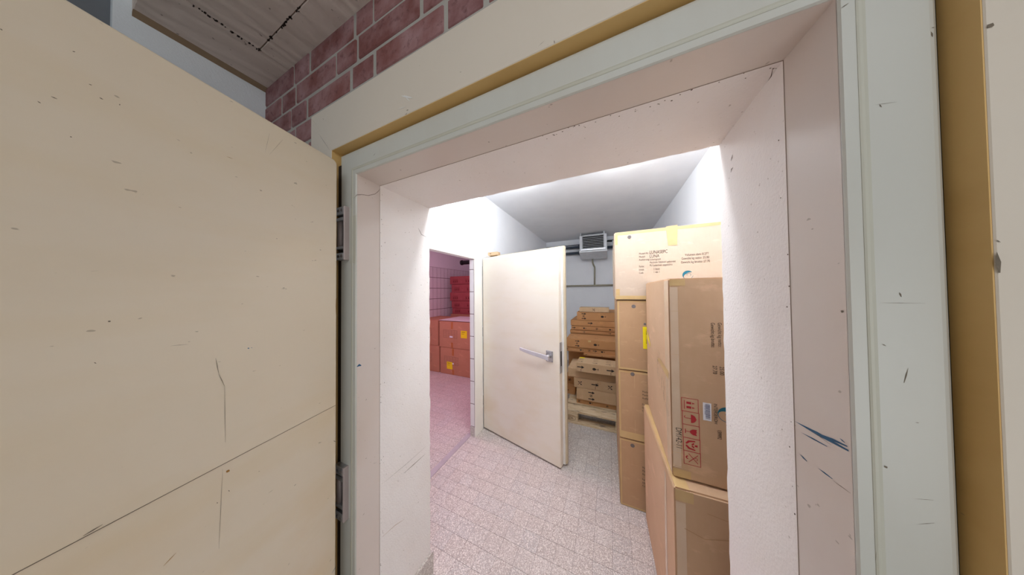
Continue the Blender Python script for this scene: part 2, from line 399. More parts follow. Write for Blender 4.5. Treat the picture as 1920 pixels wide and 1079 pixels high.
# floor tiles 10 x 10 cm, each a part
tm = B(-.0493, .0493, -.0493, .0493, -.0013, .0).mesh('tile', m_terr)
tm.materials[0] = m_terr
cells = []
for i in range(-36, 8):
    for j in range(6, 50):
        x, y = -.007 + i * .1 - .05, j * .1 + .05
        if x > XW1 - .04 or x < -3.48: continue
        d = math.hypot(x, y); ang = x / y
        vis = (-1.33 < x < (.18 if y < 1.75 else .03) and y > .95 and (y < 2.55 or x < -.5) and -1.05 < ang) or (x <= -1.38 and .55 < -ang < 1.08 and y < 3.2)
        if vis and x < -.4 and y > 2.06: vis = x < -1.38
        cells.append((not vis, d, x, y))
cells.sort()
stuff = MB(); k = 0
for nv, d, x, y in cells:
    if not nv and k < 298:
        put('tile', tm, flo, loc=(x, y, 0)); k += 1
    else: stuff.box(x - .0493, x + .0493, y - .0493, y + .0493, -.0013, 0)
stuff.obj('tiles', m_terr, flo, kind='stuff')
B(-1.385, -1.335, 1.03, 1.935, .0, .004).obj('threshold_strip', m_str, flo, bevel=.001)

# hall shell
wl = B(XHL - .15, XHL, .115, .62, 0, 2.80).obj('wall_left', m_hallw, None, label='pale blue white hall wall beside the brickwork, above the big door leaf', cat='wall', **S)
B(XHL - .15, XHL, -3.0, -.06, 0, 2.80).obj('wall_panel', m_hallw, wl)
B(XHL - .15, XHL - .05, -.06, .115, 0, 2.8).obj('recess', flat('grey_recess_paint', (120, 124, 130), .7), wl)
wr = B(1.85, 2.0, -3.0, .62, 0, 2.8).obj('wall_right', m_hallw, None, label='hall wall to the right outside the photo', cat='wall', **S)
wb = B(XHL - .15, 2.0, -3.1, -3.0, 0, 2.8).obj('wall_back', m_hallw, None, label='hall wall behind the viewer', cat='wall', **S)
# hall ceiling of board marked concrete: slab field, then plank fields with open seams
hc = B(XHL - .15, 2.0, .15, .53, ZCH + .012, 2.74).obj('ceiling_hall', m_ceil, None, label='taupe board-marked concrete ceiling above the brickwork', cat='ceiling', **S)
for (a, b_, c_, d_) in ((XHL, -1.386, .15, .505), (-1.383, -.62, .15, .4035), (-1.383, 2.0, .4065, .505), (-.617, .25, .15, .4035), (.253, 2.0, .15, .4035)):
    B(a, b_, c_, d_, ZCH, ZCH + .012).obj('plank', m_ceil, hc, bevel=.0015, segs=1)
MB().prism([(XHL, ZCH), (XHL + .022, ZCH), (XHL, ZCH - .016)], 'y', .15, .5).obj('fillet', flat('brown_stained_plaster', (150, 128, 102), .9), hc)
rnd = random.Random(3); sp = MB()
for t in range(46):     # broken crumbs along the seams
    if t % 2: x, y = -1.385 + rnd.uniform(-.004, .004), rnd.uniform(.2, .405)
    else: x, y = rnd.uniform(-1.385, -1.0), .405 + rnd.uniform(-.004, .004)
    r = rnd.uniform(.002, .005); sp.box(x - r, x + r, y - r * .5, y + r * .5, ZCH - .0012, ZCH + .003)
sp.obj('crumbs', m_dark, hc, kind='stuff')
B(XHL - .15, 2.0, -3.0, .15, 2.74, 2.84).obj('ceiling_hall_high', m_hallw, None, label='higher part of the hall ceiling toward the viewer', cat='ceiling', **S)

# front wall: core, brick face, inner plaster
wf = MB(); 
wf.box(XHL - .1, BX0 + .04, .515, YD, 0, ZC).box(BX1 - .04, 1.9, .515, YD, 0, ZC).box(BX0 + .04, BX1 - .04, .515, YD, BZ - .04, ZC)
wfo = wf.obj('wall_front', m_mortar, None, label='brick wall with grey mortar joints around the cold store doorway', cat='wall', **S)
inner = MB()
inner.box(BX0 + .04, XL - .03, .53, YD, 0, BZ - .04).box(XR + .03, BX1 - .04, .53, YD, 0, BZ - .04).box(XL - .03, XR + .03, .53, YD, ZT + .03, BZ - .04)
inner.obj('core', m_mortar, wfo)
B(XW0, XL - .02, YD, YD + .012, 0, ZC).obj('plaster_face', m_white, wfo)
B(XR + .02, XW1, YD, YD + .012, 0, ZC).obj('plaster_face', m_white, wfo)
B(XL - .02, XR + .02, YD, YD + .012, ZT + .02, ZC).obj('plaster_face', m_white, wfo)
# bricks
P = .0990; ROW1 = 2.467
def brick_ok(xa, xb, za, zb):
    if zb > 2.585: zb = ZCH
    if za > BZ - .02: return True
    return xb < BX0 + .06 or xa > BX1 - .06
offs = {0: -.870, 1: -.9895, 2: -.892}
cache = {}
row = 0
for r in range(0, 25):
    zt = ROW1 + P * (1 - r) - .0065; zb = ROW1 - P * r + .0065
    if r == 0: zt = ZCH - .001
    if zb < 0.01: break
    base = offs[r] if r in offs else (-.9895 if r % 2 else -.885)
    for q in range(-4, 7):
        hx = base + q * .460
        for (a, b_) in ((hx + .007, hx + .131), (hx + .146, hx + .453)):
            if (r, q) == (0, 0) and b_ - a < .2: b_ = a + .098
            if (r, q) == (0, 0) and b_ - a > .2: a -= .032
            a2, b2 = max(a, XHL + .003), min(b_, 1.8)
            if r == 0 and abs(a - (base + .144 - .032)) < 1e-6: pass
            if zb < BZ:      # clip against the cover boards
                if b2 > BX0 and a2 < BX0: b2 = BX0 - .002
                if a2 < BX1 and b2 > BX1: a2 = BX1 + .002
                if a2 >= BX0 and b2 <= BX1:
                    if zt > BZ + .02: pass
                    else: continue
            z0_ = zb
            if a2 >= BX0 - .001 and b2 <= BX1 + .001 and zb < BZ: z0_ = BZ + .001
            if b2 - a2 < .02 or zt - z0_ < .01: continue
            if a2 > .95 and zt < 2.3 and a2 > 1.2: continue
            jy = random.Random(r * 31 + q * 7 + (b_ - a > .2)).uniform(-.002, .002)
            key = (round(b2 - a2, 3), round(zt - z0_, 3))
            if key not in cache:
                cache[key] = B(-key[0] / 2, key[0] / 2, -.001, .06, -key[1] / 2, key[1] / 2).mesh('brick', m_brick, .004, 1)
            put('brick', cache[key], wfo, loc=((a2 + b2) / 2, .499 + jy, (zt + z0_) / 2))
MB().box(XHL, BX0 - .001, .5015, .52, 0, ZCH).box(BX1 + .001, 1.85, .5015, .52, 0, ZCH).box(BX0, BX1, .5015, .52, BZ, ZCH).obj('mortar', m_mortar, wfo)

# plaster reveal with slightly ragged inner edge
def reveal_strip(fn, n, name):
    """fn(t, s) -> point, t along the strip, s across 0 outer .. 1 inner edge"""
    b = MB(); rr = random.Random(5)
    rag = [rr.choice((0, 0, .002, -.002, .004)) for _ in range(n + 1)]
    for i in range(n + 1):
        for k_, s_ in enumerate((0, .25, .5, .75, 1)):
            b.v.append(tuple(fn(i / n, s_) + Vector((0, rag[i] if s_ == 1 else 0, 0))))
    for i in range(n):
        for k_ in range(4): b.f.append((i * 5 + k_, i * 5 + k_ + 1, i * 5 + k_ + 6, i * 5 + k_ + 5))
    return b
def slab_strip(fn, nrm, n, name):
    b = reveal_strip(fn, n, name); k0 = len(b.v)
    b.v += [tuple(Vector(v) + Vector(nrm) * .03) for v in b.v]
    fs = list(b.f)
    b.f += [tuple(k0 + i for i in reversed(f)) for f in fs]
    for i in range(n):
        b.f.append((i * 5 + 4, k0 + i * 5 + 4, k0 + i * 5 + 9, i * 5 + 9)); b.f.append((i * 5, i * 5 + 5, k0 + i * 5 + 5, k0 + i * 5))
    b.f.append(tuple([0, 1, 2, 3, 4] + [k0 + i for i in (4, 3, 2, 1, 0)])); e = n * 5
    b.f.append(tuple([e + 4, e + 3, e + 2, e + 1, e] + [k0 + e + i for i in range(5)]))
    return b.obj(name, m_reveal, wfo)
Y2 = YD + .014
slab_strip(lambda t, s: Vector((XL, YC + (Y2 - YC) * s, ZT * t)), (-1, 0, 0), 60, 'reveal_plaster')
slab_strip(lambda t, s: Vector((XR, YC + (Y2 - YC) * s, ZT * t)), (1, 0, 0), 60, 'reveal_plaster')
slab_strip(lambda t, s: Vector((XL + (XR - XL) * t, YC + (Y2 - YC) * s, ZT)), (0, 0, 1), 50, 'reveal_plaster')
B(XL, XL + .012, YC + .01, Y2 + .012, 0, .115).obj('skirting', m_terr, wfo, bevel=.002)
B(XR - .012, XR, YC + .01, Y2 + .012, 0, .115).obj('skirting', m_terr, wfo, bevel=.002)

# steel door frame: face, raised rib, lining
def bridge_profile(prof_of, name, mat, parent, smooth=False):
    """prof_of(section) gives equal-length loops; joined section to section"""
    secs = [prof_of(k) for k in range(4)]; b = MB(); n = len(secs[0])
    for s_ in secs: b.v += [tuple(p) for p in s_]
    for k_ in range(3):
        for i in range(n): b.f.append((k_ * n + i, k_ * n + (i + 1) % n, (k_ + 1) * n + (i + 1) % n, (k_ + 1) * n + i))
    b.f.append(tuple(range(n))); b.f.append(tuple(3 * n + i for i in reversed(range(n))))
    return b.obj(name, mat, parent, smooth=smooth)
tr1 = put('trim_1', None, None, 'pale grey green painted steel door frame lining the doorway', 'door frame', kind='structure')
XLf, ZTf = -.861, 1.946          # inner front lip of the frame
def frame_sec(prof):
    """prof: list of (t, y); t=0 at inner lip, 1 at outer edge of the frame"""
    def sec(k):
        out = []
        for t, y in prof:
            xl = XLf + (FX0 - XLf) * t; xr = XR + (FX1 - XR) * t; zt = ZTf + (FZ - ZTf) * t
            out.append({0: (xl, y, 0), 1: (xl, y, zt), 2: (xr, y, zt), 3: (xr, y, 0)}[k])
        return out
    return sec
bridge_profile(frame_sec([(.3, .54), (0, YF + .0045), (0, YF + .003), (.02, YF), (.15, YF), (.16, YF), (.80, YF - .001), (.84, YF), (.89, YF + .004), (.93, YF + .009), (.965, YF + .016), (.965, .54)]), 'frame_face', m_frame, tr1)
bridge_profile(frame_sec([(.93, YF + .018), (1.0, YF + .018), (1.0, .54), (.93, .54)]), 'gap', m_dark, tr1)
bridge_profile(frame_sec([(.16, YF + .004), (.16, YF - .0006), (.18, YF - .0016), (.21, YF - .0016), (.25, YF - .0006), (.25, YF + .004)]), 'rib', m_rib, tr1)
def lining_sec(k):
    f = [(XLf, YF + .004), (XL, YC), (XL - .03, YC), (XLf - .03, YF + .02)]
    g = [(XR, YF + .004), (XR, YC), (XR + .03, YC), (XR + .03, YF + .02)]
    h = [ZTf, ZT, ZT + .03, ZTf + .03]
    return [{0: (f[i][0], f[i][1], 0), 1: (f[i][0], f[i][1], h[i]), 2: (g[i][0], g[i][1], h[i]), 3: (g[i][0], g[i][1], 0)}[k] for i in range(4)]
bridge_profile(lining_sec, 'frame_lining', m_lining, tr1)
# blue scuffs and marks on the right lining
def xr_mark(pts_px, w, mat, name, plane=XR, s=-1):
    b = MB()
    for (p, q, ww) in pts_px:
        A, D = on_x(p[0], p[1], plane), on_x(q[0], q[1], plane); d = (D - A).normalized(); n = Vector((0, -d.z, d.y)) * ww / 2
        off = Vector((s * .0006, 0, 0)); mid = (A + D) / 2
        b.face([A + off, mid + n + off, D + off + n * .4, D + off - n * .4, mid - n + off])
    me = bpy.data.meshes.new(name); me.from_pydata(b.v, [], b.f); me.materials.append(mat); return put(name, me, tr1)
xr_mark([((1490, 790), (1592, 846), .006), ((1540, 815), (1590, 838), .004), ((1502, 811), (1552, 838), .0025), ((1534, 878), (1562, 899), .0025), ((1500, 852), (1514, 866), .003), ((1575, 822), (1585, 831), .002)], 0, m_blue, 'blue_scuff')
xr_mark([((1560, 900), (1596, 926), .001), ((1512, 800), (1560, 836), .0008), ((1577, 583), (1582, 586), .004)], 0, m_scr, 'scratch')
xr_mark([((669, 684), (677, 689), .007), ((676, 694), (684, 696), .002)], 0, m_blue, 'blue_scuff', plane=-.872, s=1)
def y_mark(items, y, mat, name, parent, off=-.0008):
    b = MB()
    for (p, q, ww) in items:
        A, D = on_y(p[0], p[1], y), on_y(q[0], q[1], y); d = (D - A).normalized(); n = Vector((-d.z, 0, d.x)) * ww / 2
        o_ = Vector((0, off, 0)); mid = (A + D) / 2
        b.face([A + o_, mid + n + o_, D + o_ + n * .3, D + o_ - n * .3, mid - n + o_])
    me = bpy.data.meshes.new(name); me.from_pydata(b.v, [], b.f); me.materials.append(mat); return put(name, me, parent)
def plane_mark(pts, w, o, n, mat, name, parent):
    o, n = Vector(o), Vector(n).normalized(); P3 = []
    for p in pts:
        d = ray(*p); c0 = Vector((0, 0, CAM_H)); P3.append(c0 + d * ((o - c0).dot(n) / d.dot(n)) + n * .0009)
    b = MB(); L_, R_ = [], []
    for i, p in enumerate(P3):
        d = (P3[min(i + 1, len(P3) - 1)] - P3[max(i - 1, 0)]).normalized(); t = n.cross(d) * w / 2 * (1 if 0 < i < len(P3) - 1 else .3)
        L_.append(p + t); R_.append(p - t)
    for i in range(len(P3) - 1): b.face([L_[i], L_[i + 1], R_[i + 1], R_[i]])
    me = bpy.data.meshes.new(name); me.from_pydata(b.v, [], b.f); me.materials.append(mat)
    bm = bmesh.new(); bm.from_mesh(me); bmesh.ops.remove_doubles(bm, verts=bm.verts, dist=.00003); bm.to_mesh(me); bm.free()
    return put(name, me, parent)
m_crack = flat('dark_crack', (104, 90, 80), .9)
m_joint = flat('dusty_joint', (168, 152, 140), .9)
NL = (.614 - .504, .031, 0)
plane_mark([(663, 372), (668, 366), (678, 365), (690, 367), (703, 364), (709, 359), (712, 354)], .0016, (XL, YC, 1), NL, m_crack, 'crack', tr1)
plane_mark([(669, 688), (673, 685), (677, 686)], .009, (XL, YC, 1), NL, m_blue, 'blue_scuff', tr1)
plane_mark([(784, 428), (787, 434), (790, 440), (799, 445)], .0025, (XL, .7, 1), (1, 0, 0), m_crack, 'crack', wfo)
plane_mark([(1449, 127), (1446, 142), (1437, 158), (1432, 172), (1418, 190), (1408, 206), (1395, 226), (1379, 246)], .0016, (0, .7, ZT), (0, 0, -1), m_crack, 'crack', wfo)
plane_mark([(1374, 290), (1373, 296), (1371, 302)], .004, (XR, .7, 1), (-1, 0, 0), m_crack, 'speck', wfo)
plane_mark([(1375, 314), (1372, 318), (1371, 323)], .004, (XR, .7, 1), (-1, 0, 0), m_crack, 'speck', wfo)
plane_mark([(720, 905), (760, 872), (798, 838)], .0012, (XL, .7, 1), (1, 0, 0), m_scr, 'scratch', wfo)
plane_mark([(757, 888), (775, 872), (797, 852)], .003, (XL, .7, 1), (1, 0, 0), m_scr, 'scratch', wfo)
plane_mark([(716, 1008), (740, 986), (758, 974)], .0015, (XL, .7, 1), (1, 0, 0), m_rust, 'scratch', wfo)
B(XL - .001, XL + .0009, YC - .0004, YC + .0004, 0, ZT).obj('joint_line', m_joint, wfo)
B(XR - .0009, XR + .001, YC - .0004, YC + .0004, 0, ZT).obj('joint_line', m_joint, wfo)
B(XL, XR, YC - .0005, YC + .0005, ZT - .0009, ZT + .001).obj('joint_line', m_joint, wfo)
rj = random.Random(8); sb = MB()
for t in range(70):
    q = .0006 + rj.random() * .0012; zz = rj.uniform(.3, ZT); sd = rj.choice((XL, XR)); yy = YC + rj.uniform(0, .02) ** 1.0
    if t < 40: sb.box(sd - .0008, sd + .0008, yy, yy + q, zz, zz + q * 1.5)
    else:
        xx = rj.uniform(-.2, XR); sb.box(xx, xx + q * 2, yy, yy + q, ZT - .0008, ZT + .001)
sb.obj('dirt_specks', m_crack, wfo, kind='stuff')
y_mark([((1685, 548), (1689, 557), .0015), ((1646, 568), (1735, 569), .0004), ((1702, 689), (1694, 718), .0012), ((1653, 645), (1660, 649), .001), ((1744, 60), (1747, 70), .002),
        ((1745, 53), (1752, 52), .0008), ((1648, 196), (1652, 202), .001), ((1650, 880), (1641, 1050), .0006), ((1658, 873), (1662, 878), .003), ((1717, 983), (1756, 980), .0006),
        ((1636, 198), (1680, 192), .0004), ((1715, 792), (1722, 793), .0008), ((1575, 17), (1590, 7), .0012), ((1713, 935), (1755, 938), .0004), ((700, 293), (704, 288), .0015), ((658, 384), (662, 378), .0015)], YF, m_scr, 'scratch', tr1)

# wooden cover boards outside the frame
tr2 = put('trim_2', None, None, 'off white cover boards with ochre inner edge framing the steel doorway', 'door surround', kind='structure')
def board(lp, name):
    b = MB().prism(lp, 'y', YB, .506)
    return b.obj(name, m_board, tr2, bevel=.0012, segs=1)
e = .0006
board([(BX0, BZ), (FX0, FZ + 0.0), (FX1, FZ), (BX1, BZ)][::-1], 'head_board')
board([(BX0, 0), (BX0, BZ - e), (FX0, FZ - e), (FX0, 0)], 'side_board')
board([(FX1, 0), (FX1, FZ - e), (BX1, BZ - e), (BX1, 0)], 'side_board')
MB().box(FX0, FX1, YB + .0015, .515, FZ - .0012, FZ + .004).obj('edge_strip', m_edge, tr2)
MB().box(FX1 - .0012, FX1 + .004, YB + .0015, .515, 0, FZ).obj('edge_strip', m_edge, tr2)
MB().box(FX0 - .004, FX0 + .0012, YB + .0015, .515, 0, FZ).obj('edge_strip', m_edge, tr2)
y_mark([((752, 180), (773, 184), .006), ((758, 178), (768, 190), .004), ((747, 205), (760, 201), .002)], YB, m_chip, 'paint_chip', tr2)
y_mark([((597, 250), (618, 281), .0012), ((762, 208), (766, 206), .002), ((1009, 88), (1021, 77), .0006), ((606, 222), (607, 225), .002), ((1039, 76), (1040, 82), .0016)], YB, m_scr, 'scratch', tr2)
y_mark([((1867, 472), (1872, 512), .004), ((1849, 48), (1861, 50), .006), ((1866, 450), (1874, 455), .001)], YB, m_scr, 'scratch', tr2)

# store room walls (structure)
wsl = MB()
DY0, DY1, DZ = 1.06, 1.905, 1.838
XW2 = XW0 - .05
wsl.box(XW2, XW0, YD, DY0, 0, ZC).box(XW2, XW0, DY1, YBACK + .1, 0, ZC).box(XW2, XW0, DY0, DY1, DZ, ZC)
wso = wsl.obj('wall_left_store', m_white, None, label='white store room wall holding the side doorway', cat='wall', **S)
f_ = MB().box(XW0, XW0 + .012, DY1, 2.05, 0, 1.885).box(XW0, XW0 + .012, .92, DY0, 0, 1.885).box(XW0, XW0 + .012, DY0, DY1, DZ, 1.885)
f_.obj('door_frame', flat('white_frame_paint', (240, 238, 230), .45, var=.03), wso, bevel=.002)
B(XW2 - .0005, XW0 + .0005, DY1 - .002, DY1 + .001, .1, DZ).obj('grout', m_tgrout, wso)
tm2 = B(-.0245, .0245, -.004, .0, .0, .226).mesh('tile', m_wtile, .0015, 1)
for k_ in range(8):
    zt = .105 + k_ * .2325
    if zt + .226 > DZ: break
    put('tile', tm2, wso, loc=(XW0 - .0255, DY1, zt))
o = put('tile', tm2, wso, loc=(XW0 - .0255, DY1, .105 + 7 * .2325)); o.scale = (1, 1, .45)
B(XW2, XW0, DY1 - .006, DY1, 0, .1).obj('skirting', m_terr, wso)
wbk = B(XW0, XW1 + .1, YBACK, YBACK + .1, 0, ZC).obj('wall_back_store', m_backw, None, label='plain white back wall of the store room behind the cooler unit', cat='wall', **S)
wrs = B(XW1, XW1 + .1, YD, YBACK, 0, ZC).obj('wall_right_store', m_white, None, label='white right wall of the store room beside the tall cartons', cat='wall', **S)
cst = B(XW0 - .05, XW1 + .1, YD, YBACK + .1, ZC, ZC + .1).obj('ceiling', m_backw, None, label='white store room ceiling above the cartons and cooler unit', cat='ceiling', **S)
# pink lit side room
XP = -3.5
wp = B(XP - .1, XP, .6, 5.1, 0, ZC).obj('wall_left_side_room', m_white, None, label='tiled wall of the pink lit side room', cat='wall', **S)
B(XP, XP + .004, .7, 5.0, 0, 2.045).obj('grout', m_tgrout, wp)
ts = MB(); kk = 0
tp = B(0, .007, -.054, .054, -.111, .111).mesh('tile', m_wtile)
for i in range(36):
    for j in range(9):
        y = 4.96 - i * .118; z = 2.045 - .116 - j * .2325
        if z < .1: continue
        if 3.3 < y < 4.0 and z > .9: put('tile', tp, wp, loc=(XP + .001, y, z))
        else: ts.box(XP + .001, XP + .008, y - .054, y + .054, z - .111, z + .111)
ts.obj('tiles', m_wtile, wp, kind='stuff')
B(XP - .1, XW2, 5.0, 5.1, 0, ZC).obj('wall_back_side_room', m_white, None, label='far wall of the pink lit side room behind the red cartons', cat='wall', **S)
B(XP - .1, XW2, .6, .7, 0, ZC).obj('wall_front_side_room', m_white, None, label='near wall of the pink lit side room', cat='wall', **S)
B(XP - .1, XW2, .6, 5.1, ZC, ZC + .1).obj('ceiling_side_room', m_white, None, label='ceiling of the pink lit side room', cat='ceiling', **S)

# ================================================================== DOOR LEAVES
def frame_from(h, t):
    """matrix with x along the leaf from hinge to tip, y = away from the viewer's side, z up"""
    d = Vector((t[0] - h[0], t[1] - h[1], 0)).normalized(); n = Vector((-d.y, d.x, 0))
    m = Matrix((d, n, Vector((0, 0, 1)))).transposed().to_4x4(); m.translation = Vector((h[0], h[1], 0)); return m
# big leaf at the left: hinge edge by the frame, free end behind the viewer
L1 = put('door_1', None, None, 'large cream insulated door leaf standing open at the left', 'door', kind='structure')
m1 = frame_from((-.896, .457), (-.896 + .237, .457 - 1)); L1.matrix_world = m1
LW, LH = 1.38, 1.979
def rr_loop(w, h, r, z0=0, n=8):
    pts = [(0, z0), (w, z0)]
    for k_ in range(n + 1):
        a = math.pi / 2 * k_ / n; pts.append((w - r + r * math.cos(a), h - r + r * math.sin(a)))
    for k_ in range(n + 1):
        a = math.pi / 2 + math.pi / 2 * k_ / n; pts.append((r + r * math.cos(a), h - r + r * math.sin(a)))
    return pts
sgn = -1 if (m1.to_3x3() @ Vector((0, 1, 0))).x > 0 else 1     # away from the camera (camera is on +x side)
def yloop(lp, a, b): return MB().prism(lp, 'y', min(a, b), max(a, b))
yloop(rr_loop(LW, LH, .016, .03), 0, sgn * .055).obj('panel', m_leaf, L1, bevel=.005, segs=3)
gk = MB().prism([(0.014, .05), (LW - .02, .05), (LW - .02, LH - .02), (0.014, LH - .02)], 'y', min(sgn * .055, sgn * .065), max(sgn * .055, sgn * .065))
gk.obj('gasket', m_dark, L1)
MB().prism([(-.006, .04), (LW + .02, .04), (LW + .02, LH - .006), (-.006, LH - .006)], 'y', min(sgn * .065, sgn * .11), max(sgn * .065, sgn * .11)).obj('outer_skin', m_leaf, L1, bevel=.004)
def leaf_uv(px, py):
    d = ray(px, py); n = (m1.to_3x3() @ Vector((0, 1, 0))); o = m1.translation; c = Vector((0, 0, CAM_H))
    p = c + d * ((o - c).dot(n) / d.dot(n)); q = m1.inverted() @ p; return q.x, q.z
def leaf_marks(items, mat, name):
    b = MB()
    for (p, q, ww) in items:
        A, D = leaf_uv(*p), leaf_uv(*q)
        A = Vector((A[0], -sgn * .0007, A[1])); D = Vector((D[0], -sgn * .0007, D[1])); d = (D - A).normalized(); n = Vector((-d.z, 0, d.x)) * ww / 2; mid = (A + D) / 2
        b.face([A + n * .3, mid + n, D + n * .3, D - n * .3, mid - n, A - n * .3])
    me = bpy.data.meshes.new(name); me.from_pydata(b.v, [], b.f); me.materials.append(mat); return put(name, me, L1)
B(.004, LW - .004, min(-sgn * .0006, 0), max(-sgn * .0006, 0), 1.0995, 1.1007).obj('seam', m_scr, L1)
leaf_marks([((192, 984), (155, 1006), .002), ((404, 672), (410, 702), .0008), ((410, 702), (421, 725), .001), ((421, 725), (422, 830), .0007), ((417, 880), (410, 1030), .0006),
            ((203, 602), (206, 604), .003), ((320, 649), (352, 646), .0006), ((176, 680), (180, 682), .0012), ((555, 908), (551, 912), .0015), ((484, 885), (487, 884), .001),
            ((428, 920), (430, 922), .0015), ((406, 943), (408, 944), .0015), ((503, 925), (512, 919), .0007), ((137, 96), (139, 98), .003), ((223, 196), (225, 197), .003),
            ((186, 183), (193, 187), .002), ((131, 256), (134, 258), .002), ((95, 181), (107, 186), .0015), ((70, 190), (76, 194), .0015), ((166, 158), (172, 160), .0015), ((0, 55), (4, 56), .002), ((497, 285), (505, 250), .0004), ((505, 290), (530, 262), .0004), ((625, 827), (629, 829), .002)], m_scr, 'scratch')
leaf_marks([((306, 1062), (330, 1037), .0015), ((425, 294), (436, 298), .001), ((424, 884), (430, 884), .006), ((634 - 4, 560), (634 - 4, 590), .002)], m_rust, 'rust_mark')
leaf_marks([((464, 653), (467, 654), .003), ((470, 652), (473, 653), .001), ((622, 1076), (630, 1062), .002)], m_blue, 'blue_mark')
# hinges mounted on the frame
def hinge(z0, z1, zr, nm):
    h = put('hinge', None, L1); h.matrix_world = Matrix.Identity(4)
    h.parent = L1; h.matrix_parent_inverse = m1.inverted(); h.matrix_world = Matrix.Translation((0, 0, 0))
    x0, x1, ya, yb = -.958, -.9005, .481, .502
    B(x1 - .008, x1, ya + .001, yb, z0, z1).obj('hinge_body', m_cast, h, bevel=.003, segs=3)
    for (a, b_, yy) in ((z1 - .032, z1 - .001, 0), (z0 + .001, z0 + .028, 0), (z1 - .054, z1 - .040, .002), (z0 + .042, z0 + .054, .002)):
        B(x0, x1 - .006, ya + yy, yb, a, b_).obj('arm', m_alu, h, bevel=.003)
    B(x0, x1 - .004, yb - .005, yb + .001, z0 + .004, z1 - .004).obj('recess', m_black, h)
    MB().tube([(-.944, .492, z0 + .05), (-.944, .492, z1 - .05)], .009, 12).obj('barrel', m_cast, h, smooth=True)
    for zz in (z0 + .014, z1 - .016):
        for xx in (-.915, -.936): MB().tube([(xx, ya + .001, zz), (xx, ya - .0015, zz)], .0055, 10).obj('screw', m_dot, h)
    return h
hinge(1.623, 1.827, 0, '')
hinge(.655, .853, 0, '')
MB().prism([(-.862, 1.61), (-.861, 1.79), (-.895, 1.79), (-.895, 1.61)], 'y', YF - .0008, YF).obj('rust_stain', m_rib, tr1)
B(-.972, -.945, .4992, .5, 0, 2.0).obj('gasket_shade_strip', m_dark, tr1)  # dark strip: gap shade beside the leaf painted in, together with the brown gasket

# inner leaf
L2 = put('door_2', None, None, 'ivory insulated door leaf with lever handle standing half open inside', 'door', kind='structure')
h2, t2 = (-1.285, 2.061), (-.391, 1.836)
m2 = frame_from(h2, t2); L2.matrix_world = m2
W2 = .925
b = MB(); r = .012
b.box(.004, W2 - .004, 0, .055, .012, 1.868); b.obj('panel', m_leaf2, L2, bevel=.010, segs=3)
B(-.012, W2 + .026, .060, .095, .022, 1.890).obj('flange', flat('beige_flange_enamel', (206, 192, 164), .5), L2, bevel=.012, segs=3)
B(.0, W2 + .012, .052, .061, .02, 1.878).obj('gasket', flat('white_gasket', (238, 238, 236), .5), L2, bevel=.003)
B(W2 - .005, W2 - .0005, .006, .044, .80, 1.06).obj('lock_plate', m_alu, L2, bevel=.001)
B(W2 - .003, W2 + .0005, .016, .034, .86, .985).obj('latch_slot', m_black, L2)
hd = put('handle', None, L2, label='chrome lever handle')
B(.795, .862, -.007, 0, .885, .98).obj('escutcheon', m_alu, hd, bevel=.003)
MB().tube([(.829, -.005, .935), (.829, -.048, .935)], [.017, .014], 16).obj('spindle', m_alu, hd, smooth=True)
lv = MB()
pts = [(.845, -.052, .928), (.80, -.055, .935), (.70, -.062, .948), (.60, -.066, .962), (.555, -.064, .970)]
ws = [.021, .019, .017, .015, .013]
prev = None
for p_, w_ in zip(pts, ws):
    k_ = len(lv.v); lv.v += [(p_[0], p_[1] - .006, p_[2] - w_), (p_[0], p_[1] + .006, p_[2] - w_), (p_[0], p_[1] + .006, p_[2] + w_), (p_[0], p_[1] - .006, p_[2] + w_)]
    if prev is not None:
        for i in range(4): lv.f.append((prev + i, prev + (i + 1) % 4, k_ + (i + 1) % 4, k_ + i))
    prev = k_
lv.f.append((0, 1, 2, 3)); lv.f.append((prev + 3, prev + 2, prev + 1, prev))
lv.obj('lever', flat('grey_lever_paint', (206, 204, 212), .3, .2), hd, bevel=.004, segs=2)
for (sx, sz) in ((.802, .893), (.802, .972), (.855, .893), (.855, .972)):
    MB().tube([(sx, -.007, sz), (sx, -.0085, sz)], .003, 8).obj('screw', m_dot, hd)
for zz in (.25, 1.0, 1.68):
    B(-.032, .0, .008, .05, zz, zz + .10).obj('hinge', m_alu, L2, bevel=.003)

# ================================================================== COOLER UNIT AND PIPES
cu = put('cooler_unit', None, None, 'light grey ceiling cooler with dark slatted grille on the back wall', 'cooler', loc=(-.27, 4.55, 2.13))
def cb(x0, x1, y0, y1, z0, z1): return B(x0 + .27, x1 + .27, y0 - 4.55, y1 - 4.55, z0 - 2.13, z1 - 2.13)
cb(-.51, -.455, 4.32, 4.78, 2.25, 2.54).obj('side_panel', m_unit, cu, bevel=.006)
cb(-.085, -.03, 4.32, 4.78, 2.25, 2.54).obj('side_panel', m_unit, cu, bevel=.006)
cb(-.455, -.085, 4.40, 4.78, 2.26, 2.53).obj('coil', m_black, cu)
cb(-.51, -.03, 4.36, 4.78, 2.535, 2.55).obj('top_panel', m_unit, cu, bevel=.002)
for k_ in range(8):
    z = 2.302 + k_ * .0305
    MB().prism([(4.305 - 4.55, z - 2.13 - .002), (4.36 - 4.55, z + .006 - 2.13), (4.36 - 4.55, z + .009 - 2.13), (4.305 - 4.55, z + .003 - 2.13)], 'x', -.455 + .27, -.085 + .27).obj('slat', m_unit, cu)
cb(-.485, -.05, 4.298, 4.325, 2.255, 2.285).obj('front_rail', m_alu, cu, bevel=.003)
cb(-.455, -.085, 4.305, 4.335, 2.525, 2.545).obj('front_rail', m_unit, cu, bevel=.003)
